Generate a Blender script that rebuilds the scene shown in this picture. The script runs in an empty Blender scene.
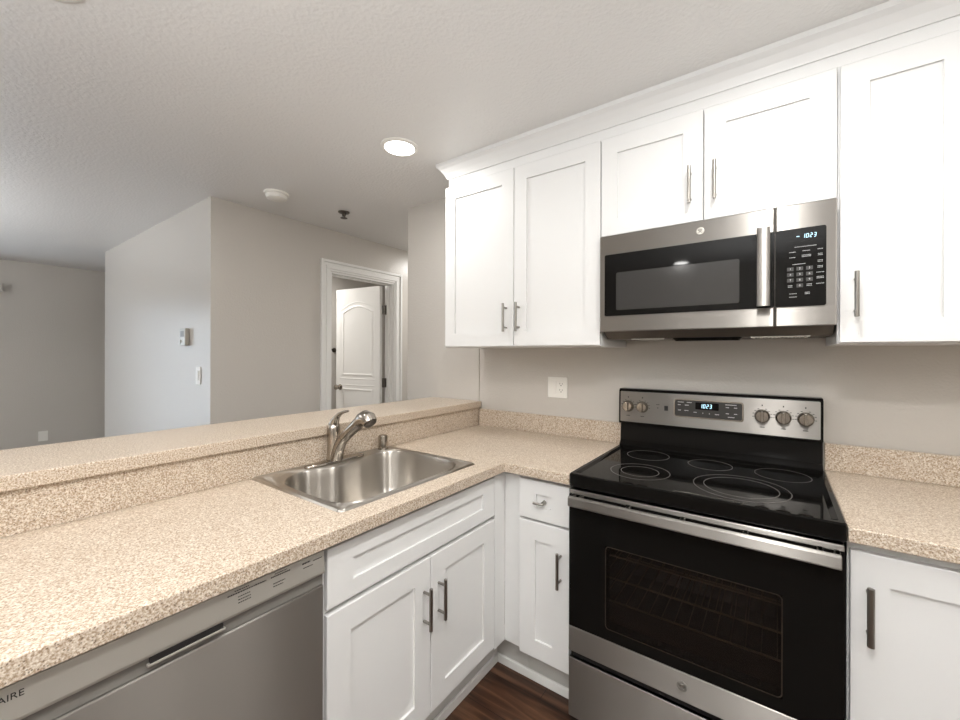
import bpy, bmesh, math, random
from math import sin, cos, pi, radians
from mathutils import Vector, Matrix

S = bpy.context.scene
COL = S.collection
random.seed(4)

def lin(r, g, b):
    def f(c):
        c /= 255.0
        return c / 12.92 if c <= 0.04045 else ((c + 0.055) / 1.055) ** 2.4
    return (f(r), f(g), f(b), 1.0)

# ------------------------------------------------------------------ camera
cd = bpy.data.cameras.new('camera'); cam = bpy.data.objects.new('camera', cd); COL.objects.link(cam)
cam.location = (1.5106, -1.9812, 1.3448)
cam.rotation_euler = (radians(90), -0.003, 0.6044)
cd.sensor_width = 36.0; cd.lens = 402.03 / 960 * 36.0
cd.shift_x = (480 - 498.54) / 960; cd.shift_y = -(360 - 353.91) / 960
cd.clip_start = 0.02; cd.clip_end = 200
S.camera = cam

# ------------------------------------------------------------------ world, exposure
w = bpy.data.worlds.new('world'); S.world = w; w.use_nodes = True
bg = w.node_tree.nodes['Background']
bg.inputs['Color'].default_value = (0.78, 0.90, 1.0, 1); bg.inputs['Strength'].default_value = 2.4
vs = S.view_settings
vs.view_transform = 'Standard'; vs.look = 'None'; vs.gamma = 1.0; vs.use_curve_mapping = False
vs.exposure = 0.08
LAMP_W = 8.0
DAY_W = 15.0
FILL_BOWL_W = 80.0  # power of the added bowl pendant, unseen kitchen fill
FILL_TORCH_W = 72.0  # power of the added torchiere, unseen living room fill
CEIL = 2.37

def area_light(name, loc, rot, sx, sy, power, color, shape='RECTANGLE', parent=None, spread=pi):
    l = bpy.data.lights.new(name, 'AREA'); l.shape = shape; l.size = sx
    if shape in ('RECTANGLE', 'ELLIPSE'): l.size_y = sy
    l.energy = power; l.color = color; l.spread = spread
    o = bpy.data.objects.new(name, l); COL.objects.link(o)
    o.location = loc; o.rotation_euler = rot
    if parent: o.parent = parent
    return o
# daylight through the sliding glass door in the far wall
area_light('daylight_patio', (-5.75, -2.75, 1.05), (0, radians(-90), 0), 1.9, 2.0, DAY_W, (0.83, 0.93, 1.0))

# ------------------------------------------------------------------ materials
def mat(name, col=(0.8, 0.8, 0.8, 1), rough=0.5, metal=0.0, spec=0.5, **kw):
    m = bpy.data.materials.new(name); m.use_nodes = True
    b = m.node_tree.nodes['Principled BSDF']
    b.inputs['Base Color'].default_value = col
    b.inputs['Roughness'].default_value = rough
    b.inputs['Metallic'].default_value = metal
    b.inputs['Specular IOR Level'].default_value = spec
    for k, v in kw.items():
        b.inputs[k.replace('_', ' ')].default_value = v
    return m
def N(m, t, **kw):
    n = m.node_tree.nodes.new(t)
    for k, v in kw.items():
        if k in n.inputs: n.inputs[k].default_value = v
        else: setattr(n, k, v)
    return n
def L(m, a, b): m.node_tree.links.new(a, b)
def bsdf(m): return m.node_tree.nodes['Principled BSDF']
def coords(m, scale=(1, 1, 1)):
    g = N(m, 'ShaderNodeNewGeometry'); mp = N(m, 'ShaderNodeMapping')
    mp.inputs['Scale'].default_value = scale
    L(m, g.outputs['Position'], mp.inputs['Vector'])
    return mp.outputs['Vector']
def bump(m, height, strength, dist):
    b = N(m, 'ShaderNodeBump'); b.inputs['Strength'].default_value = strength; b.inputs['Distance'].default_value = dist
    L(m, height, b.inputs['Height']); L(m, b.outputs['Normal'], bsdf(m).inputs['Normal'])
def ramp(m, fac, stops):
    r = N(m, 'ShaderNodeValToRGB'); e = r.color_ramp.elements
    while len(e) < len(stops): e.new(0.5)
    for i, (p, c) in enumerate(stops): e[i].position = p; e[i].color = c
    L(m, fac, r.inputs['Fac']); return r.outputs['Color']

def plaster(name, col, rough, scale, strength, dist):
    m = mat(name, col, rough, spec=0.45)
    v = coords(m)
    n = N(m, 'ShaderNodeTexNoise'); n.inputs['Scale'].default_value = scale; n.inputs['Detail'].default_value = 3.0
    L(m, v, n.inputs['Vector'])
    bump(m, n.outputs['Fac'], strength, dist)
    return m
M = {}
M['wall'] = plaster('wall_paint', lin(198, 193, 186), 0.28, 110, 0.35, 0.004)
M['ceiling'] = plaster('ceiling_paint', lin(231, 230, 228), 0.42, 75, 0.5, 0.005)
M['white'] = mat('white_cabinet_paint', lin(224, 224, 223), 0.36)
M['trim'] = mat('white_trim_paint', lin(232, 231, 228), 0.35)
M['plastic'] = mat('white_plastic', lin(236, 234, 228), 0.35)
M['toe'] = mat('toe_kick_grey', lin(196, 194, 190), 0.5)
M['chrome'] = mat('polished_nickel', lin(168, 161, 152), 0.16, 1.0)
M['handle'] = mat('brushed_nickel', lin(150, 146, 140), 0.3, 1.0)
M['bronze'] = mat('dark_bronze', lin(88, 80, 72), 0.35, 0.9)
M['hinge'] = mat('hinge_metal', lin(120, 115, 108), 0.4, 0.9)
M['blackglass'] = mat('black_glass', (0.006, 0.0055, 0.005, 1), 0.04, spec=0.10)
M['black'] = mat('black_enamel', (0.006, 0.0055, 0.005, 1), 0.16, spec=0.15)
M['blackmatte'] = mat('black_plastic', (0.012, 0.011, 0.011, 1), 0.5)
M['dark'] = mat('dark_void', (0.02, 0.018, 0.016, 1), 0.7)
M['ring'] = mat('burner_ring_print', lin(98, 94, 90), 0.3)
M['print'] = mat('pale_print', lin(205, 205, 205), 0.5)
M['ink'] = mat('dark_print', lin(40, 38, 36), 0.6)
M['greyplastic'] = mat('grey_plastic', lin(120, 117, 112), 0.4)
M['key'] = mat('dark_key', lin(52, 50, 48), 0.4)
M['greysilver'] = mat('silver_plastic', lin(178, 174, 166), 0.35, 0.6)
M['underside'] = mat('dark_grey_housing', lin(104, 97, 90), 0.45, 0.2)
M['rack'] = mat('rack_wire', lin(200, 190, 175), 0.3, 1.0)
M['cavity'] = mat('oven_enamel', lin(70, 55, 44), 0.45)

def steel(name, col, rough, aniso):
    m = mat(name, col, rough, 1.0)
    b = bsdf(m); b.inputs['Anisotropic'].default_value = aniso
    t = N(m, 'ShaderNodeCombineXYZ'); t.inputs[2].default_value = 1.0
    L(m, t.outputs[0], b.inputs['Tangent'])
    return m
M['steel'] = steel('brushed_steel', lin(156, 152, 147), 0.40, 1.0)
M['sinksteel'] = steel('sink_steel', lin(190, 185, 178), 0.33, 0.97)

def laminate():
    m = mat('speckled_laminate', rough=0.34, spec=0.45)
    v = coords(m)
    n1 = N(m, 'ShaderNodeTexNoise'); n1.inputs['Scale'].default_value = 275; n1.inputs['Detail'].default_value = 2; n1.inputs['Roughness'].default_value = 0.6
    L(m, v, n1.inputs['Vector'])
    c1 = ramp(m, n1.outputs['Fac'], [(0.34, lin(150, 127, 103)), (0.45, lin(181, 163, 143)), (0.55, lin(202, 188, 171)), (0.68, lin(226, 217, 204))])
    n2 = N(m, 'ShaderNodeTexVoronoi'); n2.inputs['Scale'].default_value = 330
    L(m, v, n2.inputs['Vector'])
    sp = N(m, 'ShaderNodeSeparateColor'); L(m, n2.outputs['Color'], sp.inputs[0])
    dk = N(m, 'ShaderNodeMath', operation='GREATER_THAN'); dk.inputs[1].default_value = 0.90; L(m, sp.outputs[0], dk.inputs[0])
    near = N(m, 'ShaderNodeMath', operation='LESS_THAN'); near.inputs[1].default_value = 0.42; L(m, n2.outputs['Distance'], near.inputs[0])
    f = N(m, 'ShaderNodeMath', operation='MULTIPLY'); L(m, dk.outputs[0], f.inputs[0]); L(m, near.outputs[0], f.inputs[1])
    f2 = N(m, 'ShaderNodeMath', operation='MULTIPLY'); f2.inputs[1].default_value = 0.65; L(m, f.outputs[0], f2.inputs[0])
    mx = N(m, 'ShaderNodeMix', data_type='RGBA'); L(m, f2.outputs[0], mx.inputs[0]); L(m, c1, mx.inputs[6]); mx.inputs[7].default_value = lin(80, 60, 44)
    L(m, mx.outputs[2], bsdf(m).inputs['Base Color'])
    return m
M['laminate'] = laminate()

def wood():
    m = mat('dark_wood_planks', rough=0.36, spec=0.4)
    v = coords(m)
    br = N(m, 'ShaderNodeTexBrick'); br.offset = 0.37; br.inputs['Scale'].default_value = 1.0
    br.inputs['Brick Width'].default_value = 1.2; br.inputs['Row Height'].default_value = 0.15; br.inputs['Mortar Size'].default_value = 0.0012
    br.inputs['Color1'].default_value = (0.25, 0.25, 0.25, 1); br.inputs['Color2'].default_value = (0.75, 0.75, 0.75, 1)
    L(m, v, br.inputs['Vector'])
    n = N(m, 'ShaderNodeTexNoise'); n.inputs['Scale'].default_value = 1; n.inputs['Detail'].default_value = 6; n.inputs['Distortion'].default_value = 0.8
    L(m, coords(m, (2.5, 32, 1)), n.inputs['Vector'])
    c = ramp(m, n.outputs['Fac'], [(0.3, lin(38, 24, 17)), (0.5, lin(70, 46, 33)), (0.72, lin(104, 74, 54))])
    mr = N(m, 'ShaderNodeMapRange'); mr.inputs['To Min'].default_value = 0.7; mr.inputs['To Max'].default_value = 1.2
    L(m, br.outputs['Color'], mr.inputs['Value'])
    mm = N(m, 'ShaderNodeMix', data_type='RGBA', blend_type='MULTIPLY'); mm.inputs[0].default_value = 1
    L(m, c, mm.inputs[6]); L(m, mr.outputs[0], mm.inputs[7])
    k = N(m, 'ShaderNodeMix', data_type='RGBA'); L(m, br.outputs['Fac'], k.inputs[0]); L(m, mm.outputs[2], k.inputs[6]); k.inputs[7].default_value = lin(18, 11, 8)
    L(m, k.outputs[2], bsdf(m).inputs['Base Color'])
    bump(m, n.outputs['Fac'], 0.15, 0.002)
    return m
M['wood'] = wood()

def emit(name, col, strength):
    m = mat(name, (0, 0, 0, 1), 0.5)
    b = bsdf(m); b.inputs['Emission Color'].default_value = col; b.inputs['Emission Strength'].default_value = strength
    return m
M['lens'] = emit('lit_lens', (1.0, 0.97, 0.92, 1), 7.0)
M['digits'] = emit('lit_digits', (0.55, 0.85, 1.0, 1), 2.2)
def tinted(name, clear, base, rough):
    m = bpy.data.materials.new(name); m.use_nodes = True
    nt = m.node_tree; b = bsdf(m); b.inputs['Specular IOR Level'].default_value = 0.25; b.inputs['Base Color'].default_value = base; b.inputs['Roughness'].default_value = rough
    t = N(m, 'ShaderNodeBsdfTransparent'); t.inputs[0].default_value = (clear[0], clear[1], clear[2], 1)
    x = N(m, 'ShaderNodeMixShader'); x.inputs[0].default_value = clear[3]
    L(m, b.outputs[0], x.inputs[1]); L(m, t.outputs[0], x.inputs[2])
    L(m, x.outputs[0], nt.nodes['Material Output'].inputs['Surface'])
    return m
M['ovenpane'] = tinted('oven_window_glass', (0.85, 0.78, 0.70, 0.5), (0.012, 0.01, 0.009, 1), 0.05)
M['mwpane'] = tinted('microwave_window_screen', (0.3, 0.3, 0.3, 0.10), (0.045, 0.043, 0.041, 1), 0.12)
M['pane'] = tinted('window_glass', (0.97, 0.98, 1.0, 0.92), (0.8, 0.85, 0.9, 1), 0.02)

# ------------------------------------------------------------------ mesh helpers
class MB:
    def __init__(self): self.bm = bmesh.new()
    def box(self, x0, x1, y0, y1, z0, z1):
        if x0 > x1: x0, x1 = x1, x0
        if y0 > y1: y0, y1 = y1, y0
        if z0 > z1: z0, z1 = z1, z0
        v = [self.bm.verts.new(p) for p in ((x0,y0,z0),(x1,y0,z0),(x1,y1,z0),(x0,y1,z0),(x0,y0,z1),(x1,y0,z1),(x1,y1,z1),(x0,y1,z1))]
        for f in ((0,3,2,1),(4,5,6,7),(0,1,5,4),(1,2,6,5),(2,3,7,6),(3,0,4,7)): self.bm.faces.new([v[i] for i in f])
        return self
    def rings(self, rings, cap0=True, cap1=True, closed=True):
        vs = [[self.bm.verts.new(p) for p in r] for r in rings]
        n = len(vs[0])
        for a, b in zip(vs, vs[1:]):
            for i in range(n if closed else n - 1):
                j = (i + 1) % n
                self.bm.faces.new((a[i], a[j], b[j], b[i]))
        if cap0: self.bm.faces.new(vs[0][::-1])
        if cap1: self.bm.faces.new(vs[-1])
        return self
    def tube(self, pts, rad, n=16, up=(0, 0, 1)):
        pts = [Vector(p) for p in pts]
        if not isinstance(rad, (list, tuple)): rad = [rad] * len(pts)
        rings = []; ref = None
        for i, p in enumerate(pts):
            t = (pts[min(i + 1, len(pts) - 1)] - pts[max(i - 1, 0)]).normalized()
            if ref is None:
                u = Vector(up)
                if abs(t.dot(u)) > 0.95: u = Vector((1, 0, 0))
                ref = (u - t * u.dot(t)).normalized()
            else: ref = (ref - t * ref.dot(t)).normalized()
            s = t.cross(ref)
            r = rad[i]
            rx, ry = r if isinstance(r, tuple) else (r, r)
            rings.append([p + ref * (rx * cos(2*pi*k/n)) + s * (ry * sin(2*pi*k/n)) for k in range(n)])
        return self.rings(rings)
    def lathe(self, prof, center=(0, 0, 0), axis=(0, 0, 1), n=32):
        a = Vector(axis).normalized(); u = Vector((1, 0, 0)) if abs(a.x) < 0.9 else Vector((0, 1, 0))
        u = (u - a * u.dot(a)).normalized(); v = a.cross(u); c = Vector(center)
        return self.rings([[c + a*h + u*(max(r, 1e-4)*cos(2*pi*k/n)) + v*(max(r, 1e-4)*sin(2*pi*k/n)) for k in range(n)] for r, h in prof])
    def loop_sweep(self, path, prof, normal):
        """closed path of points, profile of (outward, height) pairs, swept with mitres; normal = plane normal"""
        P = [Vector(p) for p in path]; nn = Vector(normal); n = len(P); rings = []
        for i in range(n):
            d0 = (P[i] - P[i-1]).normalized(); d1 = (P[(i+1) % n] - P[i]).normalized()
            o0 = d0.cross(nn); o1 = d1.cross(nn); o = (o0 + o1); o = o / max(o.dot(o0), 0.3)
            rings.append([P[i] + o*a + nn*b for a, b in prof])
        vs = [[self.bm.verts.new(p) for p in r] for r in rings]; m = len(prof)
        for i in range(n):
            a, b = vs[i], vs[(i+1) % n]
            for k in range(m - 1): self.bm.faces.new((a[k], a[k+1], b[k+1], b[k]))
        return self
    def plate(self, xs, ys, filled, z0, z1):
        top, bot = {}, {}
        def gv(d, i, j, z):
            if (i, j) not in d: d[(i, j)] = self.bm.verts.new((xs[i], ys[j], z))
            return d[(i, j)]
        F = lambda i, j: (i, j) in filled
        for (i, j) in filled:
            self.bm.faces.new((gv(top,i,j,z1), gv(top,i+1,j,z1), gv(top,i+1,j+1,z1), gv(top,i,j+1,z1)))
            self.bm.faces.new((gv(bot,i,j,z0), gv(bot,i,j+1,z0), gv(bot,i+1,j+1,z0), gv(bot,i+1,j,z0)))
            for (di, dj, a, b) in ((0,-1,(i,j),(i+1,j)), (1,0,(i+1,j),(i+1,j+1)), (0,1,(i+1,j+1),(i,j+1)), (-1,0,(i,j+1),(i,j))):
                if not F(i+di, j+dj):
                    self.bm.faces.new((gv(bot,*a,z0), gv(bot,*b,z0), gv(top,*b,z1), gv(top,*a,z1)))
        return self
    def shaker(self, x0, x1, z0, z1, yb, t=0.02, st=0.068, rec=0.008, rail=None):
        """door front facing -y: back plane at yb, front at yb-t, panel recessed"""
        yf = yb - t; s = 0.0015; rl = rail or st
        A = [(x0, z0), (x1, z0), (x1, z1), (x0, z1)]
        B = [(x0+st, z0+rl), (x1-st, z0+rl), (x1-st, z1-rl), (x0+st, z1-rl)]
        q = 0.003
        C = [(x0+st+q, z0+rl+q), (x1-st-q, z0+rl+q), (x1-st-q, z1-rl-q), (x0+st+q, z1-rl-q)]
        R = [[(x, yb, z) for x, z in A], [(x, yf + s, z) for x, z in A],
             [(x + (s if x == x0 else -s), yf, z + (s if z == z0 else -s)) for x, z in A],
             [(x, yf, z) for x, z in B], [(x, yf + rec, z) for x, z in B]]
        return self.rings(R)
    def build(self, name, m, parent=None, bevel=0.0, smooth=False, seg=2):
        bm = self.bm
        bmesh.ops.recalc_face_normals(bm, faces=bm.faces)
        me = bpy.data.meshes.new(name); bm.to_mesh(me); bm.free()
        if smooth:
            for p in me.polygons: p.use_smooth = True
        o = bpy.data.objects.new(name, me); COL.objects.link(o)
        me.materials.append(m if not isinstance(m, str) else M[m])
        if parent: o.parent = parent
        if bevel:
            b = o.modifiers.new('bevel', 'BEVEL'); b.width = bevel; b.segments = seg; b.limit_method = 'ANGLE'; b.angle_limit = radians(40)
        if smooth:
            e = o.modifiers.new('edges', 'EDGE_SPLIT'); e.split_angle = radians(38)
        return o

def tag(o, label=None, cat=None, group=None, kind=None):
    if label: o['label'] = label
    if cat: o['category'] = cat
    if group: o['group'] = group
    if kind: o['kind'] = kind
    return o
def thing(name, label, cat, loc=(0, 0, 0), rz=0.0, group=None, kind=None):
    o = bpy.data.objects.new(name, None); COL.objects.link(o); o.empty_display_size = 0.05
    o.location = loc; o.rotation_euler = (0, 0, rz)
    return tag(o, label, cat, group, kind)
def struct(name, mb, m, label=None, **kw):
    o = mb.build(name, m, **kw); o['kind'] = 'structure'
    if label: o['label'] = label
    return o
def text_mesh(name, s, size, mtx, m, parent=None, extrude=0.0003, align='CENTER', shear=0.0):
    c = bpy.data.curves.new(name, 'FONT'); c.body = s; c.size = size; c.align_x = align; c.align_y = 'CENTER'; c.extrude = extrude; c.shear = shear
    o = bpy.data.objects.new(name, c); COL.objects.link(o)
    dg = bpy.context.evaluated_depsgraph_get()
    me = bpy.data.meshes.new_from_object(o.evaluated_get(dg))
    bpy.data.objects.remove(o); bpy.data.curves.remove(c)
    me.transform(mtx); me.materials.clear(); me.materials.append(M[m])
    r = bpy.data.objects.new(name, me); COL.objects.link(r)
    if parent: r.parent = parent
    return r
def front_mtx(x, y, z):          # text on a face that looks towards -y
    return Matrix.Translation((x, y, z)) @ Matrix.Rotation(radians(90), 4, 'X')
def bar_handle(parent, x, z, yface, vertical=True, length=0.137, r=0.006, name='handle'):
    """bar pull in front of a face at y = yface (looks to -y)"""
    mb = MB(); h = length / 2; yo = yface - 0.032
    d = (lambda t: (x, yo, z + t)) if vertical else (lambda t: (x + t, yo, z))
    mb.tube([d(-h), d(-h + 0.0008), d(h - 0.0008), d(h)], [r*0.85, r, r, r*0.85], 14, up=(0, 1, 0))
    for s in (-1, 1):
        t = s * (h - 0.021); p = d(t)
        mb.tube([(p[0], yface - 0.0005, p[2]), (p[0], yo, p[2])], r*0.75, 10)
    return mb.build(name, 'handle', parent, smooth=True)
def seven(mb, s, x, z, h, y, shear=0.12):
    wd = h * 0.5; t = h * 0.11
    SEG = {'0': 'abcdef', '1': 'bc', '2': 'abged', '3': 'abgcd'}
    for ch in s:
        for k in SEG[ch]:
            r = {'a': (t, wd-t, h-t, h), 'g': (t, wd-t, h/2-t/2, h/2+t/2), 'd': (t, wd-t, 0, t), 'f': (0, t, h/2, h-t*.5),
                 'e': (0, t, t*.5, h/2), 'b': (wd-t, wd, h/2, h-t*.5), 'c': (wd-t, wd, t*.5, h/2)}[k]
            P = [(x + a + shear*b, b) for a, b in ((r[0], r[2]), (r[1], r[2]), (r[1], r[3]), (r[0], r[3]))]
            mb.rings([[(a, y, z + b) for a, b in P], [(a, y - 0.0006, z + b) for a, b in P]])
        x += wd + h * 0.2

def rrect(x0, x1, z0, z1, r, n=5):
    P = []
    for cx, cz, a in ((x1-r, z0+r, -90), (x1-r, z1-r, 0), (x0+r, z1-r, 90), (x0+r, z0+r, 180)):
        for k in range(n + 1):
            t = radians(a + 90*k/n); P.append((cx + r*cos(t), cz + r*sin(t)))
    return P
def rr_plate(mb, x0, x1, z0, z1, r, y0, y1):     # rounded plate facing -y
    P = rrect(x0, x1, z0, z1, r); mb.rings([[(a, y0, b) for a, b in P], [(a, y1, b) for a, b in P]]); return mb

# ================================================================== SETTING
CT = 0.907                       # countertop height
XL, XR, YR = -5.5, 2.75, -4.2    # far wall, right wall, rear wall
HX = -1.53                       # hall wall face
struct('floor', MB().box(XL-0.5, XR+0.15, YR-0.15, 3.2, -0.08, 0), 'wood', 'dark brown wood plank floor')
struct('ceiling', MB().box(XL-0.12, XR+0.15, YR-0.15, 3.2, CEIL, CEIL+0.1), 'ceiling', 'off-white textured ceiling')
struct('wall_back', MB().box(0.0, XR+0.12, 0, 0.12, 0, CEIL), 'wall', 'greige kitchen wall behind the range')
# the stub of wall left of the cabinets stands two centimetres proud, with a rounded corner
mb = MB().box(-0.636, -0.0005, -0.006, 0.12, 0, CEIL)
struct('wall_stub', mb, 'wall', 'greige wall end left of the upper cabinets')
struct('wall_corridor', MB().box(-0.636, -0.50, 0.12, 3.0, 0, CEIL), 'wall')
OP0, OP1, OPZ = -0.035, 0.638, 2.025   # door opening in the hall wall
mb = MB().box(HX-0.11, HX, -0.89, OP0, 0, CEIL).box(HX-0.11, HX, OP1, 3.0, 0, CEIL).box(HX-0.11, HX, OP0, OP1, OPZ, CEIL)
struct('wall_hall', mb, 'wall', 'greige hall wall with the open white door')
struct('wall_living', MB().box(-4.12, HX-0.11, -0.89, -0.76, 0, CEIL), 'wall', 'wall with thermostat, bluish daylight sheen')
# far wall with the sliding glass door opening
SY0, SY1, SZ = -3.7, -1.75, 2.05
mb = MB().box(XL-0.12, XL, SY1, -0.50, 0, CEIL).box(XL-0.12, XL, YR, SY0, 0, CEIL).box(XL-0.12, XL, SY0, SY1, SZ, CEIL)
struct('wall_far', mb, 'wall', 'grey far wall of the living room')
struct('wall_alcove', MB().box(XL, -4.12, -0.62, -0.50, 0, CEIL), 'wall')
struct('wall_bedroom', MB().box(-3.12, -3.0, -0.76, 3.0, 0, CEIL), 'wall', 'pale wall of the room behind the open door')
struct('wall_end', MB().box(-3.12, -0.5, 3.0, 3.12, 0, CEIL), 'wall')
struct('wall_right', MB().box(XR, XR+0.12, YR, 0, 0, CEIL), 'wall')
struct('wall_rear', MB().box(XL-0.12, XR+0.12, YR-0.12, YR, 0, CEIL), 'wall')

def glazed(name, label, mk, frames):
    t = thing(name, label, None, kind='structure')
    for fr in frames: mk(t, *fr)
    return t
def pane_x(t, x, y0, y1, z0, z1, f=0.06):
    mb = MB().box(x-0.02, x+0.02, y0, y0+f, z0, z1).box(x-0.02, x+0.02, y1-f, y1, z0, z1).box(x-0.02, x+0.02, y0+f, y1-f, z0, z0+f).box(x-0.02, x+0.02, y0+f, y1-f, z1-f, z1)
    mb.build('window_frame', 'trim', t, bevel=0.002)
    MB().box(x-0.003, x+0.003, y0+f, y1-f, z0+f, z1-f).build('glass_pane', 'pane', t)
ym = (SY0 + SY1) / 2
glazed('window_1', 'sliding glass door of the living room', pane_x, [(XL-0.04, ym-0.03, SY1, 0, SZ), (XL-0.085, SY0, ym+0.03, 0, SZ)])
# baseboards of the visible rooms
for nm, b in (('baseboard_far', (XL, XL+0.012, SY1, -0.62, 0, 0.09)), ('baseboard_living', (-4.12, HX-0.11, -0.902, -0.89, 0, 0.09)), ('baseboard_hall', (HX, HX+0.012, -0.89, OP0-0.10, 0, 0.09))):
    struct(nm, MB().box(*b), 'trim', bevel=0.002)

# pony wall of the peninsula
PE = -2.10
struct('wall_peninsula', MB().box(-0.34, 0.0, PE, -0.006, 0, 1.0165), 'wall', 'half wall that carries the raised bar')

# ---- the open door of the hall wall
door = thing('door_1', 'white two-panel arched interior door standing open', None, kind='structure')
mb = MB()
def casing_side(y0, y1, flip):
    w = abs(y1 - y0)
    for a, b, t in ((0, 0.022, 0.024), (0.022, 0.045, 0.014), (0.045, 0.072, 0.018), (0.072, w, 0.011)):
        p, q = (y0 + a, y0 + b) if not flip else (y1 - b, y1 - a)
        mb.box(HX, HX + t, p, q, 0, OPZ + 0.09 - b)
CW = 0.088
casing_side(OP0 - CW, OP0, False); casing_side(OP1, OP1 + CW, True)
for a, b, t in ((0, 0.022, 0.024), (0.022, 0.045, 0.014), (0.045, 0.072, 0.018), (0.072, CW, 0.011)):
    mb.box(HX, HX + t, OP0 - CW + a, OP1 + CW - a, OPZ + 0.09 - b, OPZ + 0.09 - a)
mb.build('door_casing', 'trim', door, bevel=0.0025)
JT = 0.014
mb = MB().box(HX-0.112, HX+0.001, OP0, OP0+JT, 0, OPZ).box(HX-0.112, HX+0.001, OP1-JT, OP1, 0, OPZ).box(HX-0.112, HX+0.001, OP0+JT, OP1-JT, OPZ-JT, OPZ)
mb.box(HX-0.075, HX-0.045, OP0+JT, OP0+JT+0.01, 0, OPZ-JT).box(HX-0.075, HX-0.045, OP1-JT-0.01, OP1-JT, 0, OPZ-JT).box(HX-0.075, HX-0.045, OP0+JT, OP1-JT, OPZ-JT-0.01, OPZ-JT)
mb.build('door_jamb', 'trim', door, bevel=0.001)
# slab: local u from hinge edge to free edge, face looks to -y, then rotated
hinge = Vector((HX-0.098, 0.598)); ang = math.atan2(-0.07, -0.645)
SW, ST, SH = 0.625, 0.035, 2.0
slab = thing('door_slab', None, None, (hinge.x, hinge.y, 0), ang); slab.parent = door
mb = MB()
def arch(u0, u1, z0, z1, rise):
    P = [(u0, z0), (u1, z0), (u1, z1)]
    for k in range(1, 12):
        t = k / 12; P.append((u1 + (u0-u1)*t, z1 + rise*sin(pi*t)))
    P.append((u0, z1)); return P
# local frame after rotation: +x runs along the slab, +y is the face seen (turned towards the hall side)
mb.box(0.018, SW, 0.0, ST, 0.012, SH)
sd = MB()
for P in (arch(0.12, SW-0.10, 1.13, 1.76, 0.06), arch(0.12, SW-0.10, 0.22, 0.985, 0.0001)):
    for fy, s in ((ST, 1),):
        path = [(u, fy, z) for u, z in P]
        mb.loop_sweep(path, [(0.016, -0.001), (0.008, 0.0028), (0.0, 0.003), (-0.012, -0.001)], (0, 1, 0))
        mb.loop_sweep(path, [(-0.030, -0.001), (-0.040, 0.0015), (-0.052, -0.001)], (0, 1, 0))
mb.build('slab', 'trim', slab)
mb = MB()
for s, y in ((1, ST), (-1, 0)):
    mb.lathe([(0.030, 0), (0.030, 0.004), (0.012, 0.012), (0.010, 0.030), (0.020, 0.036), (0.027, 0.048), (0.025, 0.060), (0.012, 0.066)], (SW-0.06, y, 1.0), (0, s, 0), 24)
mb.build('door_knob', 'chrome', slab, smooth=True)
for z in (1.77, 1.06, 0.28):
    mb = MB().tube([(HX-0.100, 0.606, z-0.045), (HX-0.100, 0.606, z+0.045)], 0.008, 12)
    mb.box(HX-0.105, HX-0.060, 0.621, 0.624, z-0.045, z+0.045)
    mb.box(HX-0.128, HX-0.100, 0.594, 0.606, z-0.044, z+0.044)
    mb.build('hinge', 'hinge', door)

# hook in the room behind the door
hk = thing('wall_hook', 'small dark hook on the pale wall behind the open door', 'hook', (-3.0, 0.93, 1.385))
MB().lathe([(0.028, 0), (0.028, 0.006), (0.012, 0.012)], (0, 0.03, 0), (1, 0, 0), 20).build('hook_plate', 'bronze', hk, smooth=True)
MB().tube([(0.005, 0.03, 0), (0.045, 0.02, 0.0), (0.055, -0.02, 0.005), (0.055, -0.07, 0.015)], [0.009, 0.009, 0.009, 0.012], 12).build('hook_arm', 'bronze', hk, smooth=True)

# ================================================================== CROWN / FRIEZE
UF = -0.332                       # face-frame plane of the upper cabinets
UX1 = 2.30
mb = MB().box(0.04, UX1, UF, -0.001, 2.252, CEIL)
struct('trim_1', mb, 'white', 'white frieze board above the upper cabinets')
prof = [(0.0, 2.292), (0.006, 2.292), (0.010, 2.300), (0.020, 2.318), (0.036, 2.340), (0.050, 2.352), (0.052, 2.3695), (0.0, 2.3695)]
mb = MB(); rows = []
for o, z in prof:
    rows.append([(0.04 - o, -0.001, z), (0.04 - o, UF - o, z), (UX1, UF - o, z)])
vs_ = [[mb.bm.verts.new(p) for p in r] for r in rows]
for i in range(len(vs_)):
    a, b = vs_[i], vs_[(i+1) % len(vs_)]
    for k in range(2): mb.bm.faces.new((a[k], a[k+1], b[k+1], b[k]))
struct('trim_2', mb, 'white', 'white crown moulding along the ceiling above the cabinets')

# ================================================================== UPPER CABINETS
def upper(name, label, x0, x1, z0, z1, doors, hz):
    t = thing(name, label, 'cabinet', (x0, 0, z0), 0, 'white wall cabinets'); W = x1 - x0; H = z1 - z0
    MB().box(0, W, UF, -0.001, 0, H).build('body', 'white', t, bevel=0.001)
    for (a, b, hx) in doors:
        d = MB().shaker(a - x0, b - x0, 0.005, H - 0.012, UF - 0.0005).build('door', 'white', t)
        bar_handle(d, hx - x0, hz - z0, UF - 0.0205)
    return t
upper('wall_cabinet', 'white two-door wall cabinet left of the microwave, above the corner counter', 0.030, 0.904, 1.378, 2.252,
      [(0.033, 0.4705, 0.432), (0.4745, 0.902, 0.504)], 1.520)
upper('wall_cabinet', 'short white two-door wall cabinet directly above the microwave', 0.9045, 1.667, 1.830, 2.252,
      [(0.9065, 1.289, 1.2475), (1.2935, 1.665, 1.329)], 1.965)
upper('wall_cabinet', 'tall white wall cabinet at the right edge, right of the microwave', 1.6675, 2.26, 1.378, 2.252,
      [(1.673, 1.963, 1.709), (1.967, 2.257, 2.22)], 1.528)

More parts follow.
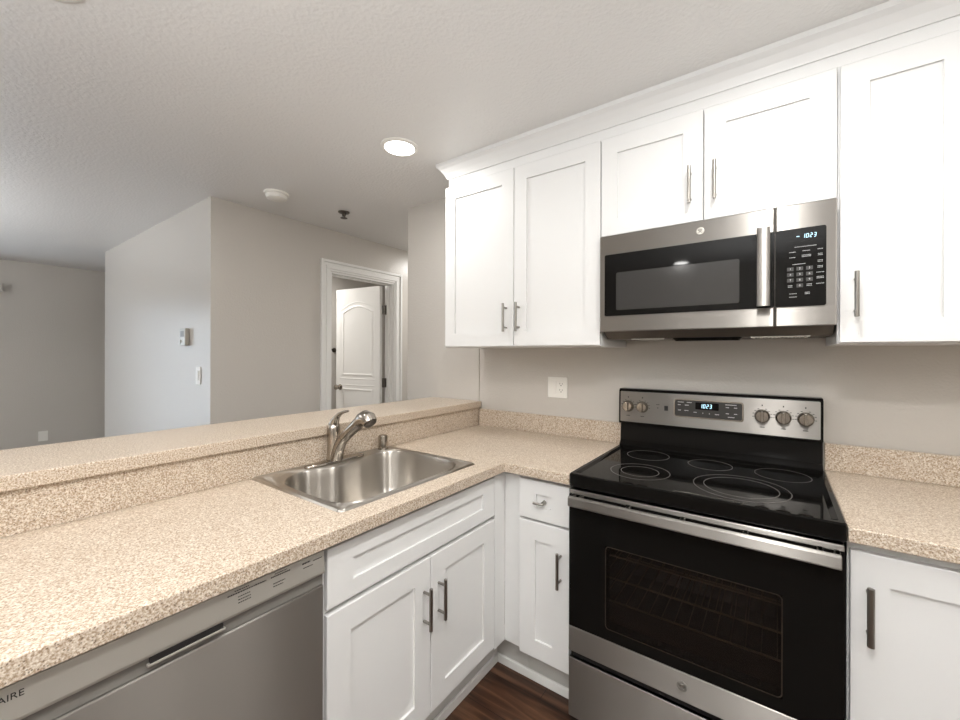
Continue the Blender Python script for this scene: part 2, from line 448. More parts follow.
# ================================================================== MICROWAVE
MW0, MW1, MZ0, MZ1, MF = 0.909, 1.6645, 1.437, 1.8285, -0.375
mw = thing('microwave', 'stainless over-the-range microwave under the short wall cabinet', 'microwave', (0, 0, 0))
mb = MB()
# body: bottom slopes up slightly at the front
P = [(-0.004, MZ0-0.028), (-0.29, MZ0-0.028), (MF+0.03, MZ0+0.004), (MF+0.022, MZ1), (-0.004, MZ1)]
mb.rings([[(MW0+0.003, y, z) for y, z in P], [(MW1-0.003, y, z) for y, z in P]])
mb.build('body', 'underside', mw, bevel=0.001)
SEAM = 1.5065
md = MB().box(MW0, SEAM-0.0012, MF, MF+0.022, MZ0, MZ1).build('door', 'steel', mw, bevel=0.004, seg=3)
rr_plate(MB(), 0.931, SEAM-0.0012, 1.500, 1.7495, 0.006, MF-0.0005, MF-0.003).build('door_glass', 'blackglass', md)
rr_plate(MB(), 0.979, 1.406, 1.5225, 1.6735, 0.006, MF-0.0032, MF-0.0038).build('viewing_window', 'mwpane', md)
mb = MB(); P = rrect(1.457, 1.4945, MF-0.052, MF-0.040, 0.0055, 3)
mb.rings([[(a, b, 1.503) for a, b in P], [(a, b, 1.757) for a, b in P]])
mb.box(1.466, 1.486, MF-0.042, MF-0.002, 1.520, 1.540).box(1.466, 1.486, MF-0.042, MF-0.002, 1.715, 1.735)
mb.build('handle', 'steel', md, smooth=True)
def emblem(parent, x, y, z, r, dark=False):
    e = MB().lathe([(r, 0), (r, 0.0018), (r*0.94, 0.0024), (r*0.82, 0.0024), (r*0.80, 0.0016), (0.0, 0.0016)], (x, y, z), (0, -1, 0), 32).build('emblem', 'greyplastic' if dark else 'greysilver', parent, smooth=True)
    mb = MB()
    for s in (-1, 1):       # script monogram: two looping strokes
        pts = []
        for k in range(15):
            a = k / 14 * 1.7 * pi
            pts.append((x + s*r*0.10 + s*r*0.30*cos(a)*(1 - 0.02*k), y - 0.0022, z + r*0.40*sin(a)*(1 - 0.03*k)))
        mb.tube(pts, r*0.055, 6)
    for k in range(4):
        a = pi/4 + k*pi/2
        mb.tube([(x + r*0.50*cos(a-.45), y-0.0021, z + r*0.50*sin(a-.45)), (x + r*0.66*cos(a), y-0.0021, z + r*0.66*sin(a)), (x + r*0.50*cos(a+.45), y-0.0021, z + r*0.50*sin(a+.45))], r*0.045, 6)
    mb.build('monogram', 'handle' if dark else 'ink', parent)
    return e
emblem(md, 1.284, MF, 1.790, 0.0135)
mp = MB().box(SEAM+0.0012, MW1, MF, MF+0.022, MZ0, MZ1).build('control_side', 'steel', mw, bevel=0.004, seg=3)
cp = rr_plate(MB(), SEAM+0.0012, 1.638, 1.500, 1.7495, 0.006, MF-0.0005, MF-0.003).build('control_panel', 'blackglass', mw)
mb = MB(); seven(mb, '1023', 1.5775, 1.7165, 0.0135, MF-0.0032); mb.build('clock_digits', 'digits', cp)
mb = MB().box(1.563, 1.571, MF-0.0036, MF-0.003, 1.7225, 1.7245).build('indicator', 'digits', cp)
KY = MF - 0.0032
mb = MB(); tx = MB()
cols = [1.5475, 1.5720, 1.5965]; rowz = [1.6205, 1.6025, 1.5845]
keys = [(c, r) for r in rowz for c in cols] + [(1.5720, 1.5665)]
for c, r in keys: mb.box(c-0.0085, c+0.0085, KY-0.0004, KY+0.0002, r-0.0058, r+0.0058)
mb.build('keypad', 'key', cp)
for (c, r), s in zip(keys, '1234567890'): text_mesh('key_number', s, 0.0085, front_mtx(c, KY-0.0006, r), 'print', cp)
for (x, z, wd, rows_) in ((1.5865, 1.6900, 0.056, 1), (1.5530, 1.6745, 0.018, 1), (1.5890, 1.6760, 0.020, 1), (1.6235, 1.6770, 0.014, 1), (1.5530, 1.6575, 0.016, 1), (1.5890, 1.6600, 0.024, 2),
                          (1.6235, 1.6600, 0.012, 2), (1.6235, 1.6395, 0.013, 2), (1.5700, 1.6350, 0.034, 1), (1.6235, 1.6215, 0.014, 2), (1.6235, 1.6040, 0.020, 1), (1.6235, 1.5880, 0.018, 2),
                          (1.6235, 1.5690, 0.020, 1), (1.5475, 1.5655, 0.012, 2), (1.5965, 1.5670, 0.014, 2), (1.5550, 1.5410, 0.020, 1), (1.5550, 1.5305, 0.020, 1), (1.5915, 1.5410, 0.013, 2)):
    for k in range(rows_):
        zz = z + (rows_-1)*0.0022 - k*0.0044; n = max(3, int(wd/0.003)); p = wd/n
        for i in range(n): tx.box(x-wd/2+i*p, x-wd/2+i*p+p*0.7, KY-0.0004, KY+0.0002, zz-0.0008, zz+0.0008)
    tx.build('key_legend', 'print', cp); tx = MB()
mb = MB()
for nm, x0, x1 in (('vent_grille', 1.02, 1.14), ('vent_grille', 1.44, 1.60)):
    g = MB()
    for i in range(14):
        xx = x0 + (x1-x0)*i/14; g.box(xx, xx+(x1-x0)/28, -0.29, -0.16, MZ0-0.0315, MZ0-0.0278)
    g.box(x0-0.004, x1+0.004, -0.294, -0.29, MZ0-0.032, MZ0-0.0278).box(x0-0.004, x1+0.004, -0.16, -0.156, MZ0-0.032, MZ0-0.0278)
    g.build(nm, 'greysilver', mw)
mb = MB(); P = rrect(1.17, 1.41, -0.30, -0.20, 0.03, 6)
mb.rings([[(a, b, MZ0-0.0278) for a, b in P], [(a*0.9+0.129, b*0.9-0.025, MZ0-0.040) for a, b in P]]).build('light_cover', 'blackglass', mw, bevel=0.002)

# ================================================================== COUNTERTOPS
SX0, SX1, SYA, SYB = 0.048, 0.5205, -1.3020, -0.742      # cut-out of the sink
PX = 0.612; RX0, RX1 = 0.8975, 1.6605
xs = [0.001, SX0, SX1, PX, RX0-0.002]; ys = [PE, SYA, SYB, -0.635, -0.001]
fill = set()
for i in range(4):
    for j in range(4):
        inpen = i < 3; inback = j == 3
        if (inpen or inback) and not (i == 1 and j == 1): fill.add((i, j))
ct = MB().plate(xs, ys, fill, CT-0.038, CT).build('countertop', 'laminate', None, bevel=0.003, seg=2)
tag(ct, 'L-shaped speckled beige laminate countertop holding the sink', 'countertop')
MB().box(0.013, RX0-0.002, -0.020, -0.001, CT+0.0003, CT+0.102).build('backsplash', 'laminate', ct, bevel=0.002)
ct2 = MB().box(RX1+0.002, 2.62, -0.635, -0.001, CT-0.038, CT).build('countertop', 'laminate', None, bevel=0.003)
tag(ct2, 'short speckled beige laminate countertop right of the range', 'countertop')
MB().box(RX1+0.002, 2.62, -0.020, -0.001, CT+0.0003, CT+0.102).build('backsplash', 'laminate', ct2, bevel=0.002)
bar = MB().box(-0.385, 0.022, PE-0.02, -0.0075, 1.017, 1.055).build('bar_top', 'laminate', None, bevel=0.003)
tag(bar, 'raised speckled beige laminate bar top on the half wall behind the sink', 'bar counter')
rp = MB().box(0.0005, 0.0060, PE, -0.0075, CT+0.0005, 1.0165).build('riser_panel', 'laminate')
tag(rp, 'speckled beige laminate panel facing the half wall below the bar top, behind the sink', 'backsplash')

# ================================================================== BASE CABINETS
BF = -0.587                       # carcass face in back-wall terms; doors 20 mm proud
TOP = CT - 0.0385
def carcass(t, W, depth, yface, top, toe=0.10, toeback=0.065, opentop=True):
    """open-topped carcass, front at local y = yface (looks to -y), back at yface+depth"""
    yb = yface + depth; q = 0.016
    mb = MB().box(0, q, yface, yb, toe, top).box(W-q, W, yface, yb, toe, top).box(q, W-q, yb-q, yb, toe, top).box(q, W-q, yface, yb-q, toe, toe+q)
    f = 0.035
    mb.box(q, f, yface, yface+0.018, toe+q, top).box(W-f, W-q, yface, yface+0.018, toe+q, top).box(f, W-f, yface, yface+0.018, top-0.03, top).box(f, W-f, yface, yface+0.018, 0.683, 0.700)
    mb.build('body', 'white', t, bevel=0.0008)
    MB().box(0, W, yface+toeback, yface+toeback+0.012, 0, toe).build('toe_kick', 'toe', t)
# sink cabinet on the peninsula, facing +x ; local x = world y offset, front face looks to -y local
PFX = 0.567                      # carcass face in world x
sc = thing('sink_cabinet', 'white base cabinet under the sink with one false drawer front and two doors', 'cabinet', (PFX, -1.3995, 0), pi/2, 'white base cabinets')
SWd = 0.7345
carcass(sc, SWd, PFX-0.002, 0.0, TOP, 0.158)
MB().shaker(0.004, SWd-0.004, 0.700, 0.852, -0.0005, st=0.075, rail=0.047).build('false_drawer_front', 'white', sc)
d = MB().shaker(0.004, 0.3700, 0.172, 0.684, -0.0005).build('door', 'white', sc); bar_handle(d, 0.3400, 0.538, -0.0205, length=0.134)
d = MB().shaker(0.3735, SWd-0.004, 0.172, 0.684, -0.0005).build('door', 'white', sc); bar_handle(d, 0.4070, 0.538, -0.0205, length=0.134)
# corner filler: L of two white boards
cf = MB().box(PFX-0.002, PFX+0.018, -0.6635, -0.590, 0.158, TOP).box(PFX+0.018, 0.662, -0.590, -0.570, 0.158, TOP)
cf = cf.build('corner_filler', 'white', None, bevel=0.001); tag(cf, 'white filler boards in the inside corner between the base cabinets', 'filler')
tk = MB().box(PFX-0.077, PFX-0.065, -0.6635, -0.513, 0, 0.158).box(PFX-0.065, 0.662, -0.525, -0.513, 0, 0.158).build('toe_kick', 'toe', cf)
# narrow drawer cabinet left of the range
nc = thing('drawer_cabinet', 'narrow white base cabinet with one drawer, left of the range', 'cabinet', (0.663, 0, 0), 0, 'white base cabinets')
NW = 0.2325
carcass(nc, NW, 0.56, -0.590, TOP, 0.158)
d = MB().shaker(0.006, NW-0.012, 0.700, 0.852, -0.5905, st=0.073, rail=0.052).build('drawer', 'white', nc)
mb = MB(); yo = -0.6105-0.022
mb.tube([(0.080, yo, 0.772), (0.112, yo, 0.772), (0.118, yo+0.004, 0.772)], 0.005, 10, up=(0,0,1)); mb.tube([(0.114, -0.604, 0.772), (0.114, yo, 0.772)], [0.009, 0.006], 10)
mb.build('knob', 'handle', d, smooth=True)
d = MB().shaker(0.006, NW-0.012, 0.160, 0.690, -0.5905, st=0.070).build('door', 'white', nc); bar_handle(d, 0.1865, 0.544, -0.6105, length=0.132)
# shoe moulding along both toe kicks
sm = MB().box(PFX-0.065, PFX-0.053, -1.3995, -0.525, 0, 0.035).box(PFX-0.053, 0.895, -0.537, -0.525, 0, 0.035)
struct('baseboard_kick', sm, 'trim', 'white shoe strip along the toe kicks', bevel=0.003)
# right base cabinet
rc = thing('base_cabinet', 'white base cabinet with a full-height door, right of the range', 'cabinet', (1.6645, 0, 0), 0, 'white base cabinets')
RW_ = 0.9
carcass(rc, RW_, 0.56, -0.590, TOP, 0.158)
d = MB().shaker(0.005, 0.447, 0.160, 0.842, -0.5905, st=0.075).build('door', 'white', rc); bar_handle(d, 0.0400, 0.696, -0.6105, length=0.145, r=0.0075)
d = MB().shaker(0.452, RW_-0.005, 0.160, 0.842, -0.5905, st=0.075).build('door', 'white', rc); bar_handle(d, RW_-0.0445, 0.682, -0.6105, length=0.145, r=0.0075)

# ================================================================== DISHWASHER
dw = thing('dishwasher', 'stainless dishwasher built in under the peninsula counter', 'dishwasher', (PFX, -2.0075, 0), pi/2)
DW = 0.600
MB().box(0.004, DW-0.004, 0.002, 0.55, 0.10, TOP-0.006).build('body', 'greyplastic', dw)
dd = MB().box(0.003, DW-0.003, -0.028, 0.0, 0.115, 0.776).build('door_panel', 'steel', dw, bevel=0.003)
co = MB()
P = [(0.0, 0.806), (-0.034, 0.806), (-0.035, 0.812), (-0.030, 0.861), (0.0, 0.861)]
co.rings([[(0.003, y, z) for y, z in P], [(DW-0.003, y, z) for y, z in P]])
co = co.build('control_console', 'greysilver', dw, bevel=0.0015)
st = MB().box(0.003, DW-0.003, -0.0245, 0.0, 0.7765, 0.8055)
st = st.build('handle_strip', 'greyplastic', dw, bevel=0.001)
# pocket handle: dark recess with a pale lip
pk = MB().box(0.262, 0.376, -0.0355, -0.0285, 0.7955, 0.8065).build('handle_pocket', 'blackmatte', dw)
MB().box(0.258, 0.380, -0.0375, -0.0285, 0.7905, 0.7955).build('handle_lip', 'greysilver', dw, bevel=0.0015)
def dwm(x, z):
    return Matrix.Translation((x, -0.0322, z)) @ Matrix.Rotation(radians(90-5.8), 4, 'X')
text_mesh('brand_lettering', 'FRIGIDAIRE', 0.0130, dwm(0.0850, 0.8450), 'ink', co, align='CENTER')
mb = MB()
def marks(x0, x1, z, h=0.0016):
    x = x0; mb = MB()
    while x < x1:
        l = random.uniform(0.0015, 0.004); yy = -0.035 + (z-0.812)*0.102 - 0.0003
        mb.box(x, min(x+l, x1), yy-0.0004, yy+0.0006, z-h/2, z+h/2); x += l + 0.0011
    mb.build('console_print', 'ink', co)
marks(0.385, 0.460, 0.8505, 0.0022); marks(0.398, 0.425, 0.8555); marks(0.470, 0.512, 0.8505, 0.0022); marks(0.478, 0.505, 0.8555)
for k in range(3): marks(0.404, 0.428, 0.8420 - k*0.006)
marks(0.474, 0.500, 0.8360); marks(0.474, 0.496, 0.8300); marks(0.541, 0.560, 0.8500, 0.003); marks(0.543, 0.566, 0.8400); marks(0.568, 0.590, 0.8480)
MB().box(0.006, DW-0.006, 0.035, 0.045, 0.0, 0.10).build('toe_kick', 'blackmatte', dw)
# end panel of the peninsula
ep = MB().box(0.002, PFX+0.02, PE+0.002, -2.0085, 0, TOP).build('end_panel', 'white', None, bevel=0.001)
tag(ep, 'white end panel closing the peninsula beside the dishwasher', 'panel')
# slim filler between dishwasher and sink cabinet
fi = MB().box(PFX-0.05, PFX+0.012, -1.4068, -1.3998, 0.115, TOP).build('filler_strip', 'white', None)
tag(fi, 'slim white filler strip between the dishwasher and the sink cabinet', 'filler')

# ================================================================== SINK
bowl_px = [(0.157,-1.277),(0.105,-1.225),(0.092,-1.175),(0.108,-1.125),(0.130,-1.057),(0.118,-0.973),(0.090,-0.890),(0.085,-0.835),(0.107,-0.789),(0.150,-0.762),(0.228,-0.749),(0.367,-0.750),(0.450,-0.765),(0.492,-0.806),(0.505,-0.880),(0.507,-0.950),
           (0.507,-1.067),(0.507,-1.160),(0.502,-1.225),(0.480,-1.272),(0.427,-1.290),(0.320,-1.293),(0.220,-1.290)]
def catmull(P, per=20):
    out = []; n = len(P)
    for i in range(n):
        p0, p1, p2, p3 = (Vector(P[(i+k-1) % n]) for k in range(4))
        for s in range(per):
            t = s / per
            out.append(0.5*((2*p1) + (p2-p0)*t + (2*p0-5*p1+4*p2-p3)*t*t + (-p0+3*p1-3*p2+p3)*t**3))
    return out
outl = catmull(bowl_px)
cen = Vector((0.30, -1.02))
def inset(P, d):
    n = len(P); o = []
    for i in range(n):
        t = (P[(i+1) % n] - P[i-1]).normalized(); nn = Vector((t.y, -t.x))
        if nn.dot(cen - P[i]) < 0: nn = -nn
        o.append(P[i] + nn*d)
    return o
def outer_ray(p, x0, x1, y0, y1, r):
    d = p - cen; ts = []
    for a, b, c in ((x0, x1, 0), (y0, y1, 1)):
        dd_ = d[c]
        if abs(dd_) > 1e-6: ts.append(((b if dd_ > 0 else a) - cen[c]) / dd_)
    return cen + d * min(ts)
DX0, DX1, DY0, DY1 = 0.0068, 0.531, -1.322, -0.716
def outer_loop(e, P):
    # rounded rectangle sampled at the bowl's angles
    out = []
    x0, x1, y0, y1 = DX0+e, DX1-e, DY0+e, DY1-e; r = 0.016
    for p in P:
        q = outer_ray(p, x0, x1, y0, y1, r)
        cx = min(max(q.x, x0+r), x1-r); cy = min(max(q.y, y0+r), y1-r); c = Vector((cx, cy))
        v = q - c
        out.append(c + v.normalized()*r if v.length > r*0.999 and q.x != cx and q.y != cy else q)
    return out
sk = thing('kitchen_sink', 'stainless single-bowl drop-in sink in the peninsula counter', 'sink', (0, 0, 0))
L3 = lambda P, z: [(p.x, p.y, z) for p in P]
mb = MB()
DK = CT + 0.0045
rings = [L3(outer_loop(0, outl), CT+0.0004), L3(outer_loop(0.002, outl), CT+0.0035), L3(outer_loop(0.006, outl), DK+0.0015), L3(outer_loop(0.013, outl), DK+0.0003),
         L3(inset(outl, -0.009), DK), L3(inset(outl, -0.007), DK+0.001), L3(inset(outl, -0.004), DK+0.001), L3(inset(outl, -0.0015), DK-0.001), L3(inset(outl, 0.0), DK-0.004), L3(inset(outl, 0.001), DK-0.03), L3(inset(outl, 0.006), DK-0.15), L3(inset(outl, 0.010), DK-0.17),
         L3(inset(outl, 0.020), DK-0.184), L3(inset(outl, 0.040), DK-0.190)]
last = inset(outl, 0.040)
for s, z in ((0.6, -0.193), (0.3, -0.196), (0.14, -0.199)):
    rings.append(L3([cen + (p - cen)*s for p in last], DK+z))
mb.rings(rings, cap0=False, cap1=True)
mb.build('basin', 'sinksteel', sk, smooth=True)
MB().lathe([(0.045, 0.002), (0.043, 0.005), (0.036, 0.004), (0.030, -0.001), (0.004, -0.001), (0.004, 0.012), (0.0, 0.014)], (cen.x, cen.y, DK-0.199), n=32).build('drain', 'chrome', sk, smooth=True)

# ================================================================== FAUCET and AIR GAP
fc = thing('kitchen_faucet', 'nickel single-lever pull-out faucet standing on the sink deck', 'faucet', (0.064, -1.028, DK+0.001))
mb = MB()
P = []
for k in range(40):
    a = 2*pi*k/40; P.append((0.027*cos(a) * (1 if abs(sin(a)) < 2 else 1), 0.128*sin(a)))
P = [(0.027*math.copysign(abs(cos(2*pi*k/48))**0.7, cos(2*pi*k/48)), 0.128*math.copysign(abs(sin(2*pi*k/48))**0.8, sin(2*pi*k/48))) for k in range(48)]
mb.rings([[(x, y, 0) for x, y in P], [(x, y, 0.006) for x, y in P], [(x*0.9, y*0.97, 0.010) for x, y in P], [(x*0.6, y*0.8, 0.0115) for x, y in P]])
mb.build('base_plate', 'chrome', fc, smooth=True)
MB().tube([(-0.013, 0, 0.008), (-0.013, 0, 0.022), (-0.014, 0, 0.06), (-0.015, 0, 0.10), (-0.015, 0, 0.128), (-0.014, 0, 0.150), (-0.011, 0, 0.160)], [0.030, 0.027, 0.0255, 0.0255, 0.0255, 0.021, 0.008], 24, up=(1,0,0)).build('body', 'chrome', fc, smooth=True)
lv = [(-0.020, 0, 0.118), (-0.017, 0, 0.142), (-0.008, 0, 0.160), (0.006, 0, 0.178), (0.024, 0, 0.192), (0.047, 0, 0.202), (0.072, 0, 0.207), (0.080, 0, 0.2085)]
MB().tube(lv, [(0.024, 0.022), (0.022, 0.020), (0.0175, 0.017), (0.010, 0.013), (0.0075, 0.012), (0.0055, 0.0105), (0.0045, 0.0085), (0.002, 0.004)], 20, up=(1,0,0)).build('lever', 'chrome', fc, smooth=True)
sp = [(0.004, 0, 0.010), (0.008, 0, 0.030), (0.022, 0, 0.062), (0.042, 0, 0.090), (0.056, 0, 0.104)]
MB().tube(sp, [0.024, 0.0235, 0.022, 0.0205, 0.020], 20, up=(1,0,0)).build('spout', 'chrome', fc, smooth=True)
d0 = Vector((0.056, 0, 0.104)); dr = Vector((0.82, 0, 0.60)).normalized()
hp = [d0 - dr*0.01, d0, d0 + dr*0.003, d0 + dr*0.055, d0 + dr*0.105, d0 + dr*0.125]
hp += [Vector((0.166, 0, 0.183)), Vector((0.186, 0, 0.191)), Vector((0.202, 0, 0.188)), Vector((0.212, 0, 0.176))]
MB().tube(hp, [0.016, 0.0175, 0.0205, 0.0215, 0.0225, 0.024, 0.0275, 0.0300, 0.0300, 0.026], 24, up=(0,1,0)).build('spray_head', 'chrome', fc, smooth=True)
MB().lathe([(0.0245, 0.0), (0.0225, 0.004), (0.0, 0.004)], (0.2125, 0, 0.1752), (0.7, 0, -0.72), 20).build('spray_nozzle', 'bronze', fc, smooth=True)
ag = MB().lathe([(0.024, 0), (0.024, 0.004), (0.0205, 0.006), (0.0205, 0.058), (0.0185, 0.063), (0.010, 0.065), (0.0, 0.065)], (0.042, -0.776, DK+0.0006), n=28).build('air_gap_cap', 'chrome', smooth=True)
tag(ag, 'small nickel cylinder cap on the sink deck, right of the faucet', 'air gap')

# ================================================================== RANGE
rg = thing('electric_range', 'freestanding stainless electric range with black glass cooktop and oven', 'stove')
RZ = 0.912
MB().box(RX0+0.003, RX0+0.02, -0.60, -0.02, 0.03, RZ-0.045).box(RX1-0.02, RX1-0.003, -0.60, -0.02, 0.03, RZ-0.045).box(RX0+0.02, RX1-0.02, -0.04, -0.02, 0.03, RZ-0.045).box(RX0+0.02, RX1-0.02, -0.60, -0.04, 0.72, RZ-0.045).box(RX0+0.02, RX1-0.02, -0.60, -0.04, 0.03, 0.30).build('body', 'black', rg)
for x in (RX0+0.05, RX1-0.05):
    MB().lathe([(0.018, 0), (0.018, 0.03)], (x, -0.55, 0)).build('foot', 'blackmatte', rg)
# cooktop: raised black frame and glass
ckx0, ckx1, cky0, cky1 = RX0, RX1, -0.648, -0.075
ck = MB()
O = rrect(ckx0, ckx1, cky0, cky1, 0.010, 4)
def offs(P, e):
    cx, cy = (ckx0+ckx1)/2, (cky0+cky1)/2; hw, hh = (ckx1-ckx0)/2, (cky1-cky0)/2
    return [(cx + (x-cx)*(hw-e)/hw, cy + (y-cy)*(hh-e)/hh) for x, y in P]
Lz = lambda P, z: [(x, y, z) for x, y in P]
ck.rings([Lz(offs(O, 0.004), RZ-0.044), Lz(O, RZ-0.038), Lz(O, RZ+0.002), Lz(offs(O, 0.004), RZ+0.006), Lz(offs(O, 0.016), RZ+0.006), Lz(offs(O, 0.030), RZ+0.0005), Lz(offs(O, 0.2), RZ+0.0005)])
ck = ck.build('cooktop', 'blackglass', rg)
def ring(cx, cy, r, w=0.0022):
    mb = MB(); n = 72; z0, z1 = RZ+0.0006, RZ+0.0010
    R = [[(cx + q*cos(2*pi*k/n), cy + q*sin(2*pi*k/n), z) for k in range(n)] for q, z in ((r-w, z0), (r-w, z1), (r, z1), (r, z0))]
    mb.rings(R, False, False).build('burner_ring', 'ring', ck)
for cx, cy, r in ((1.415, -0.455, 0.138), (1.415, -0.455, 0.107), (1.097, -0.462, 0.104), (1.097, -0.462, 0.067), (1.298, -0.215, 0.078), (1.530, -0.215, 0.085), (1.060, -0.200, 0.085)):
    ring(cx, cy, r)
# backguard
bgp = MB(); P = [(-0.020, RZ-0.04), (-0.085, RZ-0.04), (-0.085, RZ+0.010), (-0.070, RZ+0.028), (-0.064, 1.020), (-0.094, 1.022), (-0.090, 1.176), (-0.082, 1.184), (-0.026, 1.184), (-0.020, 1.176)]
x0, x1 = RX0-0.001+0.002, RX1-0.006
bgp.rings([[(x0, y, z) for y, z in P], [(x1, y, z) for y, z in P]])
bgp = bgp.build('backguard', 'black', rg, bevel=0.004, seg=3)
T = lambda z: -0.0945 + (z - 1.03)*0.026     # front plane of the tilted panel
mb = MB()
Q = rrect(x0+0.009, x1-0.009, 1.032, 1.172, 0.004, 3)
mb.rings([[(a, T(b)+0.0005, b) for a, b in Q], [(a, T(b)-0.002, b) for a, b in Q]])
pn = mb.build('control_panel', 'steel', bgp)
Q = rrect(1.142, 1.404, 1.074, 1.152, 0.010, 4)
mb = MB().rings([[(a, T(b)-0.0015, b) for a, b in Q], [(a, T(b)-0.0045, b) for a, b in Q]]); mb.build('display_bezel', 'chrome', bgp)
Q = rrect(1.147, 1.399, 1.0785, 1.1475, 0.008, 4)
mb = MB().rings([[(a, T(b)-0.004, b) for a, b in Q], [(a, T(b)-0.0055, b) for a, b in Q]]); ds = mb.build('display', 'key', bgp)
Q = rrect(1.228, 1.316, 1.112, 1.1415, 0.003, 3)
mb = MB().rings([[(a, T(b)-0.005, b) for a, b in Q], [(a, T(b)-0.0062, b) for a, b in Q]]); mb.build('clock_window', 'blackglass', bgp)
mb = MB(); seven(mb, '1023', 1.245, 1.1185, 0.0170, -0.0990); mb.build('clock_digits', 'digits', bgp)
mb = MB()
for x, z, wd in ((1.172, 1.139, 0.026), (1.205, 1.139, 0.02), (1.166, 1.127, 0.014), (1.195, 1.127, 0.016), (1.166, 1.104, 0.012), (1.195, 1.104, 0.018), (1.228, 1.099, 0.012), (1.258, 1.098, 0.005), (1.282, 1.097, 0.004), (1.310, 1.096, 0.016),
                 (1.360, 1.139, 0.040), (1.348, 1.128, 0.013), (1.377, 1.128, 0.013), (1.348, 1.103, 0.013), (1.377, 1.103, 0.013), (1.362, 1.089, 0.026)):
    for i in range(max(1, int(wd/0.004))): mb.box(x-wd/2+i*0.004, x-wd/2+i*0.004+0.003, -0.0992, -0.0975, z-0.0014, z+0.0014)
    mb.build('display_legend', 'print', bgp); mb = MB()
kxs = [0.944, 1.008, 1.466, 1.534, 1.602]
for i, x in enumerate(kxs):
    mb.box(x-0.002, x+0.002, T(1.146)-0.0026, T(1.146)-0.001, 1.143, 1.149).build('dial_pointer', 'ink', bgp); mb = MB()
    mb.box(x-0.008, x+0.008, T(1.060)-0.0026, T(1.060)-0.001, 1.0595, 1.0620).build('dial_legend', 'ink', bgp); mb = MB()
    for k in range(-4, 5):
        a = pi/2 + k*0.42; px_, pz_ = x + 0.0305*cos(a), 1.104 + 0.0305*sin(a)
        if k: mb.box(px_-0.003, px_+0.003, T(pz_)-0.0026, T(pz_)-0.001, pz_-0.0011, pz_+0.0011)
    mb.build('dial_marking', 'ink', bgp); mb = MB()
mb.box(1.068, 1.082, T(1.12)-0.0026, T(1.12)-0.001, 1.1190, 1.1210).box(1.073, 1.077, T(1.106)-0.0026, T(1.106)-0.001, 1.103, 1.107)
mb.build('panel_print', 'ink', bgp)
MB().box(1.103, 1.118, -0.0985, T(1.1)-0.001, 1.096, 1.117).build('light_switch_button', 'blackmatte', bgp, bevel=0.001)
for x in kxs:
    k = thing('knob', None, None, (x, T(1.104)-0.0015, 1.104)); k.parent = rg
    MB().lathe([(0.026, 0), (0.026, 0.004), (0.0245, 0.006), (0.0225, 0.020), (0.020, 0.023), (0.0, 0.0235)], (0, 0, 0), (0, -1, 0), 32).build('knob_body', 'chrome', k, smooth=True)
    mb = MB(); Q = rrect(-0.0065, 0.0065, -0.0225, 0.0225, 0.006, 4)
    mb.rings([[(a, -0.020, b) for a, b in Q], [(a*0.8, -0.035, b*0.94) for a, b in Q]]).build('knob_grip', 'chrome', k, bevel=0.001)
# oven door
DFY = -0.650
dx0, dx1 = RX0+0.004, RX1-0.006
wx0, wx1, wz0, wz1 = 1.034, 1.527, 0.413, 0.694
od = MB()
Q0 = [(dx0, 0.376), (dx1, 0.376), (dx1, 0.845), (dx0, 0.845)]; Q1 = rrect(wx0, wx1, wz0, wz1, 0.014, 5)
xs_ = [dx0, wx0, wx1, dx1]; zs_ = [0.376, wz0, wz1, 0.845]
f_ = {(i, j) for i in range(3) for j in range(3)} - {(1, 1)}
od.plate(xs_, zs_, f_, 0, 0.045)
for v in od.bm.verts: v.co = Vector((v.co.x, DFY + v.co.z, v.co.y))
od = od.build('oven_door', 'blackglass', rg)
mb = MB(); P = rrect(wx0, wx1, wz0, wz1, 0.014, 5)
mb.loop_sweep([(a, DFY, b) for a, b in P], [(0.0, -0.0005), (0.0, 0.0010), (-0.003, 0.0010), (-0.003, -0.0005)], (0, -1, 0)).build('window_frame', 'bronze', od)
MB().box(wx0+0.0005, wx1-0.0005, DFY+0.004, DFY+0.009, wz0+0.0005, wz1-0.0005).build('oven_window', 'ovenpane', od)
MB().box(dx0, dx1, DFY-0.003, DFY+0.04, 0.288, 0.3755).build('steel_strip', 'steel', od, bevel=0.002)
emblem(od, 1.277, DFY-0.003, 0.334, 0.0150, True)
MB().box(dx0, dx1, DFY+0.001, DFY+0.045, 0.8455, 0.862).build('door_cap', 'steel', od, bevel=0.003)
hy = -0.692
mb = MB(); P = [(hy, 0.8155), (hy-0.004, 0.820), (hy-0.004, 0.846), (hy, 0.851), (hy+0.008, 0.8515), (hy+0.010, 0.845), (hy+0.010, 0.820), (hy+0.008, 0.8155)]
mb.rings([[(dx0+0.014, y, z) for y, z in P], [(dx1-0.010, y, z) for y, z in P]])
for i in range(5):
    xx = dx0 + 0.05 + i*(dx1-dx0-0.10)/4; mb.box(xx-0.006, xx+0.006, hy+0.008, DFY+0.002, 0.828, 0.849)
mb.box(dx0+0.014, dx0+0.026, hy+0.006, DFY+0.002, 0.822, 0.849).box(dx1-0.022, dx1-0.010, hy+0.006, DFY+0.002, 0.822, 0.849)
mb.build('handle', 'steel', od, bevel=0.0015)
